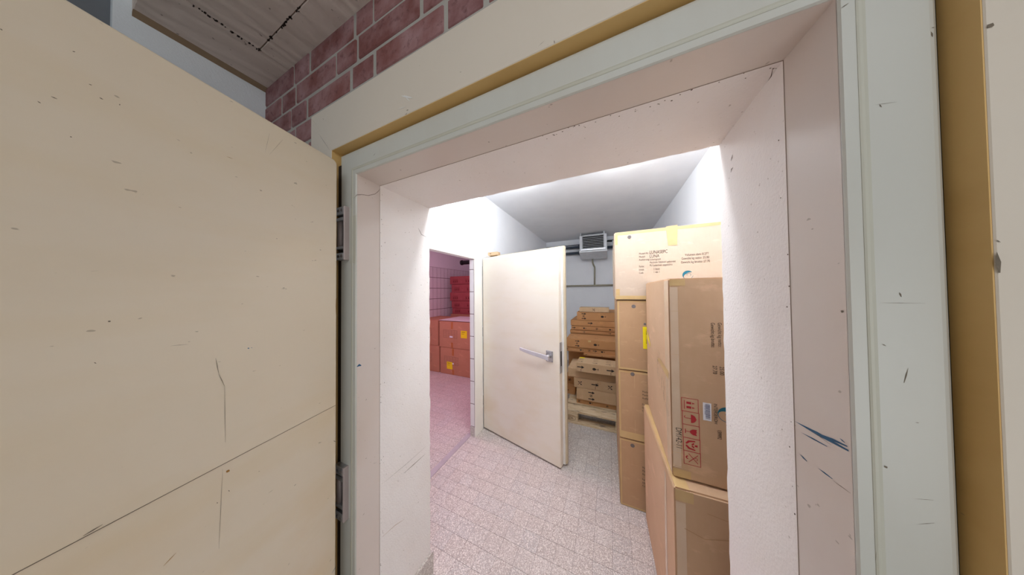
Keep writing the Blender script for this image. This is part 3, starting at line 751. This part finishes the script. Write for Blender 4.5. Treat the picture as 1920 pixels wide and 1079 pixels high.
dp = MB().prism([(4.29 - 4.55, .121), (4.78 - 4.55, .125), (4.74 - 4.55, .0), (4.50 - 4.55, .0), (4.29 - 4.55, .085)], 'x', -.515 + .27, -.025 + .27)
dp.obj('drip_pan', m_unit, cu, bevel=.004)
for x in (-.49, -.075): MB().tube([(x + .27, 4.34 - 4.55, 2.53 - 2.13), (x + .27, 4.34 - 4.55, ZC - 2.13)], .012, 8).obj('hanger', m_unit, cu)
MB().tube([(-.03 + .27, 4.5 - 4.55, 2.43 - 2.13), (.06 + .27, 4.5 - 4.55, 2.43 - 2.13)], [.012, .02], 10).obj('valve', m_black, cu)
pg = 'pipes beside the cooler unit'
for nm, (xa, xb, yy, zz, rr_, mm, lab) in {
    'coolant_pipe': (XW0 + .005, -.515, 4.70, 2.405, .026, m_pipe, 'upper dark insulated pipe running left from the cooler unit'),
    'coolant_pipe ': (XW0 + .005, -.515, 4.70, 2.282, .027, m_pipe, 'lower dark insulated pipe running left from the cooler unit'),
    'coolant_pipe  ': (-.025, XW1 - .005, 4.68, 2.345, .028, m_pipe, 'dark insulated pipe running right from the cooler unit'),
    'cable': (XW0 + .005, -.515, 4.76, 2.465, .008, m_pipe, 'thin grey cable above the insulated pipes left of the cooler'),
    'cable ': (-.025, XW1 - .005, 4.76, 2.50, .007, m_pipe, 'thin grey cable right of the cooler unit')}.items():
    o = put(nm.strip(), None, None, lab, 'pipe' if 'pipe' in nm else 'cable', loc=(xa, yy, zz))
    MB().tube([(0, 0, 0), (xb - xa, 0, 0)], rr_, 12).obj('pipe_run', mm, o, smooth=True)
    if 'pipe' in nm:
        for xk in ((xb - xa - .05), (xb - xa) * .5) if xa < -1 else (.12, .45):
            B(xk - .008, xk + .008, -.034, .034 if False else (YBACK - yy), -.034, .034).obj('pipe_clamp', m_pipe, o)
dr = put('drain_pipe', None, None, 'thin beige drain pipe dropping from the cooler to a horizontal run', 'pipe', loc=(-.28, 4.74, 1.60))
MB().tube([(-.015, -.12, .522), (-.018, -.10, .46), (-.01, -.06, .42), (.012, -.01, .37), (.012, 0, .34), (.006, 0, 0)], .016, 10).obj('down_pipe', m_brass, dr, smooth=True)
MB().tube([(XW0 + .285, 0, -.004), (XW1 + .275, 0, .004)], .017, 10).obj('horizontal_run', m_brass, dr, smooth=True)
for xx in (-.75, .45, .9): B(xx - .01, xx + .01, -.02, .06, -.02, .02).obj('pipe_clamp', m_brass, dr)

# ================================================================== LARGE CARTONS, BACK STACK
X1 = .046; Y1 = 1.718
def dot(c, px, py, r=.013): u, v = c.uv('F', px, py); c.print('F', [circ(u, v, r, 16)], m_dot, 'ink_dot')
def edge_tapes(c, w=.013, top=True, left=True, bottom=True):
    if top: c.tape('F', 0.004, c.h - w, c.w - .004, c.h - .003)
    if left: c.tape('F', .004, .01, w, c.h - w)
    if left: c.tape('L', c.d - .05, .01, c.d - .004, c.h - .01)
    if bottom: c.tape('F', .004, .003, c.w - .004, w * 1.1)
tops = [(.0, .463), (.466, .938), (.942, 1.428)]
stk = []
labs = ['brown carton on the floor, bottom of the back right stack', 'brown carton with creased front, second from the floor in the back right stack', 'brown carton with yellow label, third from the floor in the back right stack']
for (a, b_), lb in zip(tops, labs):
    c = Carton('carton', lb, X1, .700, Y1, 2.515, a, b_, m_card2, amp=.005, group='cartons in the tall right hand stacks'); stk.append(c)
edge_tapes(stk[0]); edge_tapes(stk[1], .014); edge_tapes(stk[2], .014)
stk[1].tape('F', .004, .006, stk[1].w - .004, .05, off=.001)
dot(stk[0], 1186, 836); dot(stk[1], 1186, 702); dot(stk[2], 1188, 575); 
u, v = stk[2].uv('F', 1209, 608); stk[2].print('F', [circ(u, v, .008, 12)], m_dot, 'ink_dot')
col1 = ['Modell-Nr.:', 'Modell:', 'Ausführung:', 'Farbe:', 'Inhalt:', 'Colli:']
for c, ys in ((stk[1], (736, 742, 748, 760, 766, 772)), (stk[0], (878, 884, 890, 900, 906, 912))):
    L = []
    for s_, yy in zip(col1, ys):
        u, v = c.uv('F', 1204, yy); L += text(s_, u, v, .013, .75)
    c.print('F', L, m_ink)
    if c is stk[1]:      # creases of the folded front panel
        u0, _ = c.uv('F', 1190, 750); c.print('F', [rect(u0, .05, u0 + .002, c.h - .02)], m_cardl, 'crease')
u, v = stk[2].uv('F', 1205, 613); u2, v2 = stk[2].uv('F', 1216, 655)
lb_ = stk[2].tape('F', u, v2, u2 + .02, v, m_yel, 'yellow_label', off=.0015, n=2); lb_['label'] = 'bright yellow paper label'
stk[2].print('F', text('> 8 KG', u + .018, v - .02, .012, .6, -90) + text('SCHWER', u + .018, v - .085, .008, .6, -90), m_ink, 'printing', off=.0022)
for c, x_ in zip(stk, (.09, .10, .08)):
    u0, _ = c.uv('F', 1178, 650)
# left flap seam on sides
top = Carton('carton', 'pale carton with printed delivery text and amber tape, topmost of the back right stack', .036, .700, Y1 - .012, 2.50, 1.432, 1.909, m_card, amp=.006, group='cartons in the tall right hand stacks')
top.tape('F', .01, top.h - .022, top.w - .01, top.h - .003); top.tape('F', .004, .003, top.w - .01, .028)
u, v = top.uv('F', 1250, 425); u2, v2 = top.uv('F', 1269, 460)
top.print('F', [[(u - .004, v + .0), (u2 + .006, v + .002), (u2, v2), (u + .004, v2)]], m_tape, 'tape', off=.0022)
top.tape('F', .006, .03, .03, .075); top.tape('F', .006, top.h - .09, .022, top.h - .02); top.tape('L', top.d - .06, 0.01, top.d - .004, top.h - .01)
u, v = top.uv('F', 1180, 445); top.print('F', [circ(u, v, .012, 16)] , m_dot, 'ink_dot', off=.0022)
OFF = .007
L = []
def T(c, s, px, py, h, sx=.7): u, v = c.uv('F', px, py); return text(s, u, v, h, sx)
for s_, yy in (('Modell-Nr.:', 478), ('Modell:', 484), ('Ausführung:', 489.5), ('Farbe:', 502), ('Inhalt:', 508), ('Colli:', 514)): L += T(top, s_, 1198, yy, .0125, .7)
L += T(top, 'LUNASEPC', 1217.5, 477, .022, .66) + T(top, 'LUNA', 1217.5, 484, .020, .72)
for s_, px, yy in (('Schwingstuhl', 1218, 489), ('Flachrohr Edelstahl gebürstet', 1218, 494.5), ('PU Lederlook cappuccino', 1218, 500), ('2 Stück', 1225, 506.5), ('1 von 1', 1225, 512.5)): L += T(top, s_, px, yy, .0125, .66)
for s_, px, yy in (('Volumen cbm: 0.277', 1283.5, 480.5), ('Gewicht kg netto: 25.00', 1277, 487.5), ('Gewicht kg brutto: 27.70', 1276, 494.5)): L += T(top, s_, px, yy, .014, .70)
top.print('F', L, m_inkg, 'printing', off=.0014)
u, v = top.uv('F', 1289, 516); top.print('F', tf(swirl(), (u, v), .055, 20), m_teal, 'swirl_logo', off=.0014)

# ================================================================== LARGE CARTONS, FRONT STACK
low = Carton('carton', 'brown carton standing on the floor nearest the doorway, under the one with red symbols', .205, .690, 1.03, 1.690, 0, .742, m_card3, amp=.004, rz=math.radians(1.6), group='cartons in the tall right hand stacks', sub=10)
upc = Carton('carton', 'tall carton with red handling symbols and teal swirl, upper one nearest the doorway', .221, .706, 1.075, 1.682, .747, 1.545, m_card3, amp=.004, group='cartons in the tall right hand stacks', sub=10)
c = upc
def R(c, s, px, py, h, sx=.62): u, v = c.uv('F', px, py); return text(s, u, v, h, sx, -90)
def Rfit(c, s, p0, p1, w_px):
    """text reading downward from pixel p0 (its baseline start) to p1"""
    a = c.uv('F', *p0); b_ = c.uv('F', *p1); g = glyphs(s); wd = max(q[0] for lp in g for q in lp)
    ln = a[1] - b_[1]; h = c.uv('F', p0[0] + w_px, p0[1])[0] - a[0]
    return text(s, a[0], a[1], h, ln / (wd * h / .69), -90)
L = Rfit(c, 'Gewicht kg brutto:', (1332, 605), (1336, 652), 7.5) + Rfit(c, 'Gewicht kg netto:', (1345, 605), (1349, 651), 7.5) + Rfit(c, 'Volumen cbm:', (1358, 606), (1362, 640), 7.5)
L += Rfit(c, '27.70', (1335.5, 685), (1337, 701), 8) + Rfit(c, '25.00', (1348.5, 687), (1350, 703), 8) + Rfit(c, '0.277', (1362, 689), (1364, 705), 8)
L += Rfit(c, 'INTERSEROH', (1337.5, 756), (1339, 794), 6.5) + Rfit(c, '139992', (1344.5, 805), (1346, 823), 7.5) + Rfit(c, 'DM142-11', (1267, 801), (1269, 839), 11)
c.print('F', L, m_ink, 'printing')
for k_, (py0, px0) in enumerate(((760, 1293), (785, 1294.5), (810, 1295.5), (835, 1296.5), (860, 1297.5))):
    u, v = c.uv('F', px0, py0); c.print('F', tf(picto(k_), (u, v), .054, -90), m_red, 'handling_symbol')
u, v = c.uv('F', 1317, 754); u2, v2 = c.uv('F', 1333.5, 790)
bl = c.tape('F', u, v2, u2, v, m_lab, 'barcode_label', off=.0014, n=2)
rb = random.Random(4); L = []; q = v2 + .008
while q < v - .008:
    t_ = rb.choice((.0008, .0012, .002, .0026)); L.append(rect(u + (u2 - u) * .3, q, u + (u2 - u) * .85, q + t_)); q += t_ + rb.choice((.001, .0014, .002))
L += text('4 031187 139992', u + .004, v - .008, .004, .9, -90)
c.print('F', L, flat('blue_grey_print', (110, 116, 150), .6), 'bars', off=.0022, target=bl)
u, v = c.uv('F', 1363, 778); c.print('F', tf(swirl(), (u, v), .056, -20), m_teal, 'swirl_logo')
c.tape('F', .003, c.h - .03, .055, c.h - .004); c.tape('F', .003, .004, .06, .035)
# worn clear tape band and horizontal creases
c.tape('L', c.d - .075, .01, c.d - .004, c.h - .008, m_wrap, 'clear_tape'); c.tape('F', .003, .04, .030, c.h - .035, m_wrap, 'clear_tape')
for vv in (.125, .098, .045): c.print('F', [rect(.005, vv, c.w - .005, vv + .0018)], m_cardl, 'crease')
for vv in (.49, .665): c.print('F', [rect(.005, vv, c.w - .15, vv + .0012)], m_cardl, 'crease')
u, v = c.uv('L', 1234, 672); u2, v2 = c.uv('L', 1254, 712)
c.print('L', [[(u, v), (u + .06, v + .015), (u2 + .01, v2 + .035), (u2, v2)]], m_tape, 'tape', off=.0016)
u, v = c.uv('L', 1215, 628); c.print('L', [[(u, v + .02), (u + .10, v - .03), (u + .10, v - .055), (u, v - .02)]], m_yel, 'yellow_tape', off=.0016)
L = []; rb = random.Random(9)
for k_ in range(70):
    uu = rb.uniform(.36, c.d - .03); vv = .42 - (uu - .36) * .5 + rb.uniform(-.09, .06); L.append(line((uu, vv), (uu + rb.uniform(.004, .012), vv - rb.uniform(.01, .04)), .0012))
c.print('L', L, m_scr, 'scuff')
c = low
c.tape('F', .003, c.h - .045, .06, c.h - .004); c.tape('L', .003, c.h - .014, c.d - .003, c.h - .003); c.tape('T', .004, .004, .05, c.d - .004)
L = []
for s_, uu in (('Gewicht kg brutto:', .35), ('Gewicht kg netto:', .392), ('Volumen cbm:', .43)): L += text(s_, uu, .42, .024, .62, -90)
c.print('F', L, m_ink)
c.print('F', [line((.03, .60), (.09, .585), .003), line((.09, .585), (.19, .62), .003), line((.19, .62), (.27, .60), .003), line((.16, .645), (.24, .648), .002), line((.10, .68), (.34, .655), .002)], m_card2, 'crease')
c.tape('F', .004, .01, .035, c.h - .05, m_wrap, 'clear_tape')
c.tape('L', c.d - .14, .01, c.d - .11, c.h - .04, m_wrap, 'clear_tape')

# ================================================================== PALLETS WITH FLAT CARTONS
def pallet(x0, y0, label, stamp):
    p = put('pallet', None, None, label, 'pallet', loc=(x0, y0, 0))
    rb = random.Random(int(y0 * 100)); X, Y = 1.2, .8
    ys = [(0, .145), (.182, .282), (.3275, .4725), (.518, .618), (.655, .80)]
    for a, b_ in ys: B(0, X, a, b_, .122, .144).obj('deck_board', m_wood, p, bevel=.002, segs=1)
    for xa in (0, .5275, 1.055): B(xa, xa + .145, 0, Y, .100, .122).obj('cross_board', m_wood, p, bevel=.002, segs=1)
    for (a, b_) in ((0, .1), (.3275, .4725), (.70, .80)):
        B(0, X, a, b_, 0, .022).obj('bottom_board', m_wood, p, bevel=.002, segs=1)
        for xa in (0, .5275, 1.055): 
            bo = B(xa, xa + .145, a, b_, .022, .100).obj('block', m_wood, p, bevel=.003, segs=1)
            if stamp and xa == 0 and a == 0:
                L = tf(ring(0, 0, .5, .03, n=28), (.072, .061), .10) ; L = [[(q[0], .061 + (q[1] - .061) * .62) for q in lp] for lp in L]
                L += text('EPAL', .038, .050, .026, .75)
                bb = MB()
                for lp in L: bb.face([(q[0], -.0008, q[1]) for q in lp])
                me = bpy.data.meshes.new('burnt_stamp'); me.from_pydata(bb.v, [], bb.f); me.materials.append(flat('burnt_mark', (110, 72, 40), .8)); put('burnt_stamp', me, bo)
    return p
pallet(-.490, 2.535, 'wooden pallet with stamped corner block under the nearest flat cartons', True)
pallet(-.580, 3.385, 'wooden pallet behind, under the taller rear pile of flat cartons', False)

def flatbox(label, x0, x1, y0, y1, z0, z1, mat, marks, grp, topmarks=(), tapes=()):
    c = Carton('flat_carton', label, x0, x1, y0, y1, z0, z1, mat, amp=.0015, group=grp, sub=4)
    h = c.h; L = []
    for (u, kind) in marks:
        s_ = min(h * .42, .055)
        if kind == 'a2': L += tf(arrow_mark(), (u, h * .78), s_ * 1.3) + tf(no_mark(), (u - .005, h * .5), s_ * .9) + tf(arrow_mark(), (u, h * .22), s_ * 1.3)
        elif kind == 'a': L += tf(arrow_mark(), (u, h * .55), min(h * .9, .08)) + [rect(u + .0, h * .1, u + .004, h * .4)]
        elif kind == 'g': L += tf(glass_mark(), (u, h * .5), min(h * .9, .075))
        elif kind == 'n': L += tf(no_mark(), (u, h * .5), min(h * .8, .06))
        elif kind == 'x': L += tf(cross_mark(), (u, h * .5), min(h * .75, .06))
    if L: c.print('F', L, m_ink)
    L = []
    for (u, v, kind) in topmarks:
        g = {'a': arrow_mark, 's': script_mark, 'n': no_mark, 'g': glass_mark}[kind]()
        L += tf(g, (u, v), .06, 0)
    if L: c.print('T', L, m_ink)
    for (u0, v0, u1, v1) in tapes: c.tape('F', u0, v0, u1, v1)
    return c
G1 = 'flat cartons in the front pile on the pallet'; G2 = 'flat cartons in the rear pile'
flatbox('lowest flat orange-brown carton lying directly on the front pallet', -.383, .60, 2.73, 3.25, .144, .196, m_cardo, ((.03, 'n'), (.16, 'g'), (.34, 'n')), G1)
flatbox('pale flat carton with two arrows, second from the pallet in the front pile', -.380, .62, 2.715, 3.20, .197, .330, m_cardl, ((.17, 'a2'),), G1)
c = flatbox('flat carton with two crossed-out marks, third from the pallet in the front pile', -.410, .62, 2.725, 3.22, .331, .447, m_cardl, ((.07, 'x'), (.24, 'a'), (.40, 'x')), G1)
c.print('F', text('TRAGEN', .262, .09, .012, .7, -90), m_ink)
c.print('F', frame2(.035, .075, .075, .105, .0025) + frame2(.265, .078, .30, .105, .0025), m_cardo, 'outline_print')
flatbox('plain flat carton projecting left, fourth from the pallet in the front pile', -.481, .60, 2.73, 3.14, .448, .553, m_cardl, (), G1)
c = flatbox('short flat carton with arrows and a small yellow label, top of the front pile', -.362, .55, 2.635, 2.87, .5545, .658, m_cardl, ((.045, 'a'), (.20, 'g'), (.36, 'a')), G1,
            tuple((u, v, k_) for u in (.04, .20, .34) for v, k_ in ((.05, 'a'), (.12, 's'), (.18, 's'))))
c.tape('T', .01, .19, .07, .23, m_yel, 'yellow_label', off=.0016, n=2)
# rear pile
flatbox('brown carton low at the left behind the front pile', -.575, -.425, 2.93, 3.28, .144, .240, m_cardo, ((.03, 'g'),), G2)
flatbox('brown carton lying on the low left one behind the front pile', -.560, -.430, 3.02, 3.30, .241, .345, m_cardo, ((.05, 'n'),), G2)
for i, (z0, z1) in enumerate(((.345, .50), (.501, .651))):
    flatbox(('dark shaded carton behind the front pile, lower of two', 'dark shaded carton behind the front pile, upper of two')[i], -.545, .55 if i else -.43, 3.16, 3.37, z0, z1, m_cardo, (), G2)
flatbox('thin flat carton just above the front pile', -.316, .55, 2.96, 3.36, .6595, .683, m_cardo, ((.03, 'g'), (.22, 'n'), (.42, 'g')), G2)
flatbox('orange-brown flat carton under the wide taped one in the rear pile', -.552, .62, 3.0, 3.37, .684, .742, m_cardo, ((.02, 'g'), (.20, 'g'), (.37, 'a'), (.30, 'n'), (.46, 'g')), G2)
flatbox('wide taped flat carton jutting forward in the middle of the rear pile', -.548, .62, 2.985, 3.36, .744, .855, m_cardo, ((.15, 'a2'), (.38, 'g')), G2,
        ((.12, .10, 's'), (.14, .22, 's'), (.38, .12, 's'), (.40, .25, 's'), (.05, .2, 's')), ((.285, .085, .32, .108),))
Carton('flat_carton', 'plain carton on the rear pallet, base of the rear pile', -.55, .6, 3.39, 4.1, .145, .50, m_cardo, amp=.002, group=G2, sub=4)
Carton('flat_carton', 'plain carton in the rear pile under the stepped flat cartons', -.55, .6, 3.385, 4.1, .501, .862, m_cardo, amp=.002, group=G2, sub=4)
flatbox('flat carton with arrows directly behind the wide taped one', -.553, .58, 3.375, 3.9, .863, .905, m_cardo, ((.20, 'a'), (.55, 'a')), G2)
flatbox('narrow flat carton with fragile marks, third from the top of the rear pile', -.535, .58, 3.37, 3.9, .912, .970, m_cardo, ((.04, 'a'), (.19, 'g'), (.36, 'n'), (.54, 'g'), (.70, 'n')), G2)
flatbox('flat carton with two arrows below the top pair of the rear pile', -.542, .58, 3.37, 3.95, .975, 1.055, m_cardo, ((.28, 'a'), (.64, 'a'), (.12, 's')), G2)
flatbox('flat carton carrying the smallest one, second from the top of the rear pile', -.450, .58, 3.37, 3.95, 1.058, 1.180, m_cardo, ((.10, 'a2'), (.36, 'g'), (.62, 'g')), G2)
flatbox('small grey-brown flat carton, topmost of the rear pile', -.412, -.010, 3.36, 3.55, 1.183, 1.246, m_cardl, ((.20, 'x'),), G2)
c = Carton('small_carton', 'small cardboard box lying on top of the half open inner door', -1.21, -1.09, 2.062, 2.125, 1.891, 1.926, m_cardl, amp=.001, sub=3)
c.print('F', tf(glass_mark(), (.035, .018), .026), m_ink)

# ================================================================== SIDE ROOM CARTONS
GP = 'large brown cartons in the pink lit side room'
def freight(label, x0, x1, z0, z1, marks=True, yl=None, y0=3.15):
    c = Carton('carton', label, x0, x1, y0, y0 + .66, z0, z1, m_cardp, amp=.010, group=GP)
    w, h = c.w, c.h; cx = .30 if w > .6 else .28
    c.tape('F', cx - .022, h - .13, cx + .022, h - .004, m_tape2); c.tape('F', cx - .022, .004, cx + .022, .10, m_tape2)
    if marks:
        L = frame2(cx - .20, h * .38, cx + .12, h * .68, .003)
        for k_ in range(1, 6): L.append(rect(cx - .20, h * (.38 + .05 * k_), cx + .12, h * (.38 + .05 * k_) + .0022))
        for k_ in range(1, 5): L.append(rect(cx - .20 + .064 * k_, h * .38, cx - .198 + .064 * k_, h * .68))
        c.print('F', L, m_inkg, off=.0016)
        c.tape('F', cx - .05, h * .40, cx + .02, h * .46, m_lab, 'white_label', off=.0024, n=2)
    if yl:
        t_ = c.tape('F', yl[0], yl[1], yl[0] + .13, yl[1] + .13, m_yel, 'yellow_label', off=.0028, n=2)
        c.print('F', text('82094 A', yl[0] + .02, yl[1] + .095, .018, .8) + [rect(yl[0] + .015, yl[1] + .07, yl[0] + .07, yl[1] + .074)], m_ink, 'printing', off=.0045, target=t_)
    return c
freight('large pink-lit carton on the floor by the jamb, yellow label low on its front', -2.885, -2.03, .0, .478, yl=(.16, .10))
freight('large pink-lit carton with torn yellow label, upper one by the door jamb', -2.905, -2.05, .480, .955, yl=(.50, .20))
freight('pink lit brown carton on the floor against the tiled wall', -3.485, -2.91, .0, .490, yl=(.16, .02))
freight('pink lit brown carton stacked against the tiled wall, upper one', -3.485, -2.935, .492, .960)
sh = MB(); sh.box(-2.93, -2.06, 3.17, 3.80, .967, .972).obj('sheet', m_sheet, None, bevel=.001, label='white sheet lying on top of the upper carton in the side room', cat='sheet')
GR = 'red cartons piled at the back of the side room'
zs = [.99, 1.125, 1.290, 1.485, 1.668, 1.850]
for z0, z1, lb in ((0, .495, 'brown carton on the floor underneath the red pile'), (.497, .989, 'brown carton directly underneath the red pile')):
    Carton('carton', lb, -3.35, -2.45, 4.0, 4.55, z0, z1, m_cardp, amp=.003, group=GP, sub=4)
for i in range(5):
    lb = 'flat red carton, ' + ['fifth from the top', 'fourth from the top', 'third from the top', 'second from the top', 'topmost'][i] + ' of the red pile in the side room'
    dx = (.045, .03, -.0, .03, 0)[i]
    c = Carton('red_carton', lb, -3.36 + dx, -2.45 + dx, 3.995 + dx * .5, 4.55, zs[i] + .001, zs[i + 1] - .002, m_cardr, amp=.003, group=GR, sub=4)
    L = []
    for uu in (.09, .14, .19, .44, .50, .56): L += frame2(uu, .03, uu + .035, .11, .004) + [rect(uu + .01, .045, uu + .025, .085)]
    c.print('F', L, flat('dark_red_print', (110, 22, 30), .8), off=.0016)
pp = put('dark_pipe', None, None, 'dark pipe stub high on the side room wall above the red pile', 'pipe', loc=(-2.95, 3.9, 2.2))
p0 = on_y(866, 493, 3.9) - Vector((-2.95, 3.9, 2.2))
MB().tube([tuple(p0), (1.6, p0.y, p0.z)], .045, 14).obj('pipe_run', m_black, pp, smooth=True)
MB().tube([(p0.x - .015, p0.y, p0.z), (p0.x + .02, p0.y, p0.z)], .055, 14).obj('pipe_cap', m_black, pp, smooth=True)
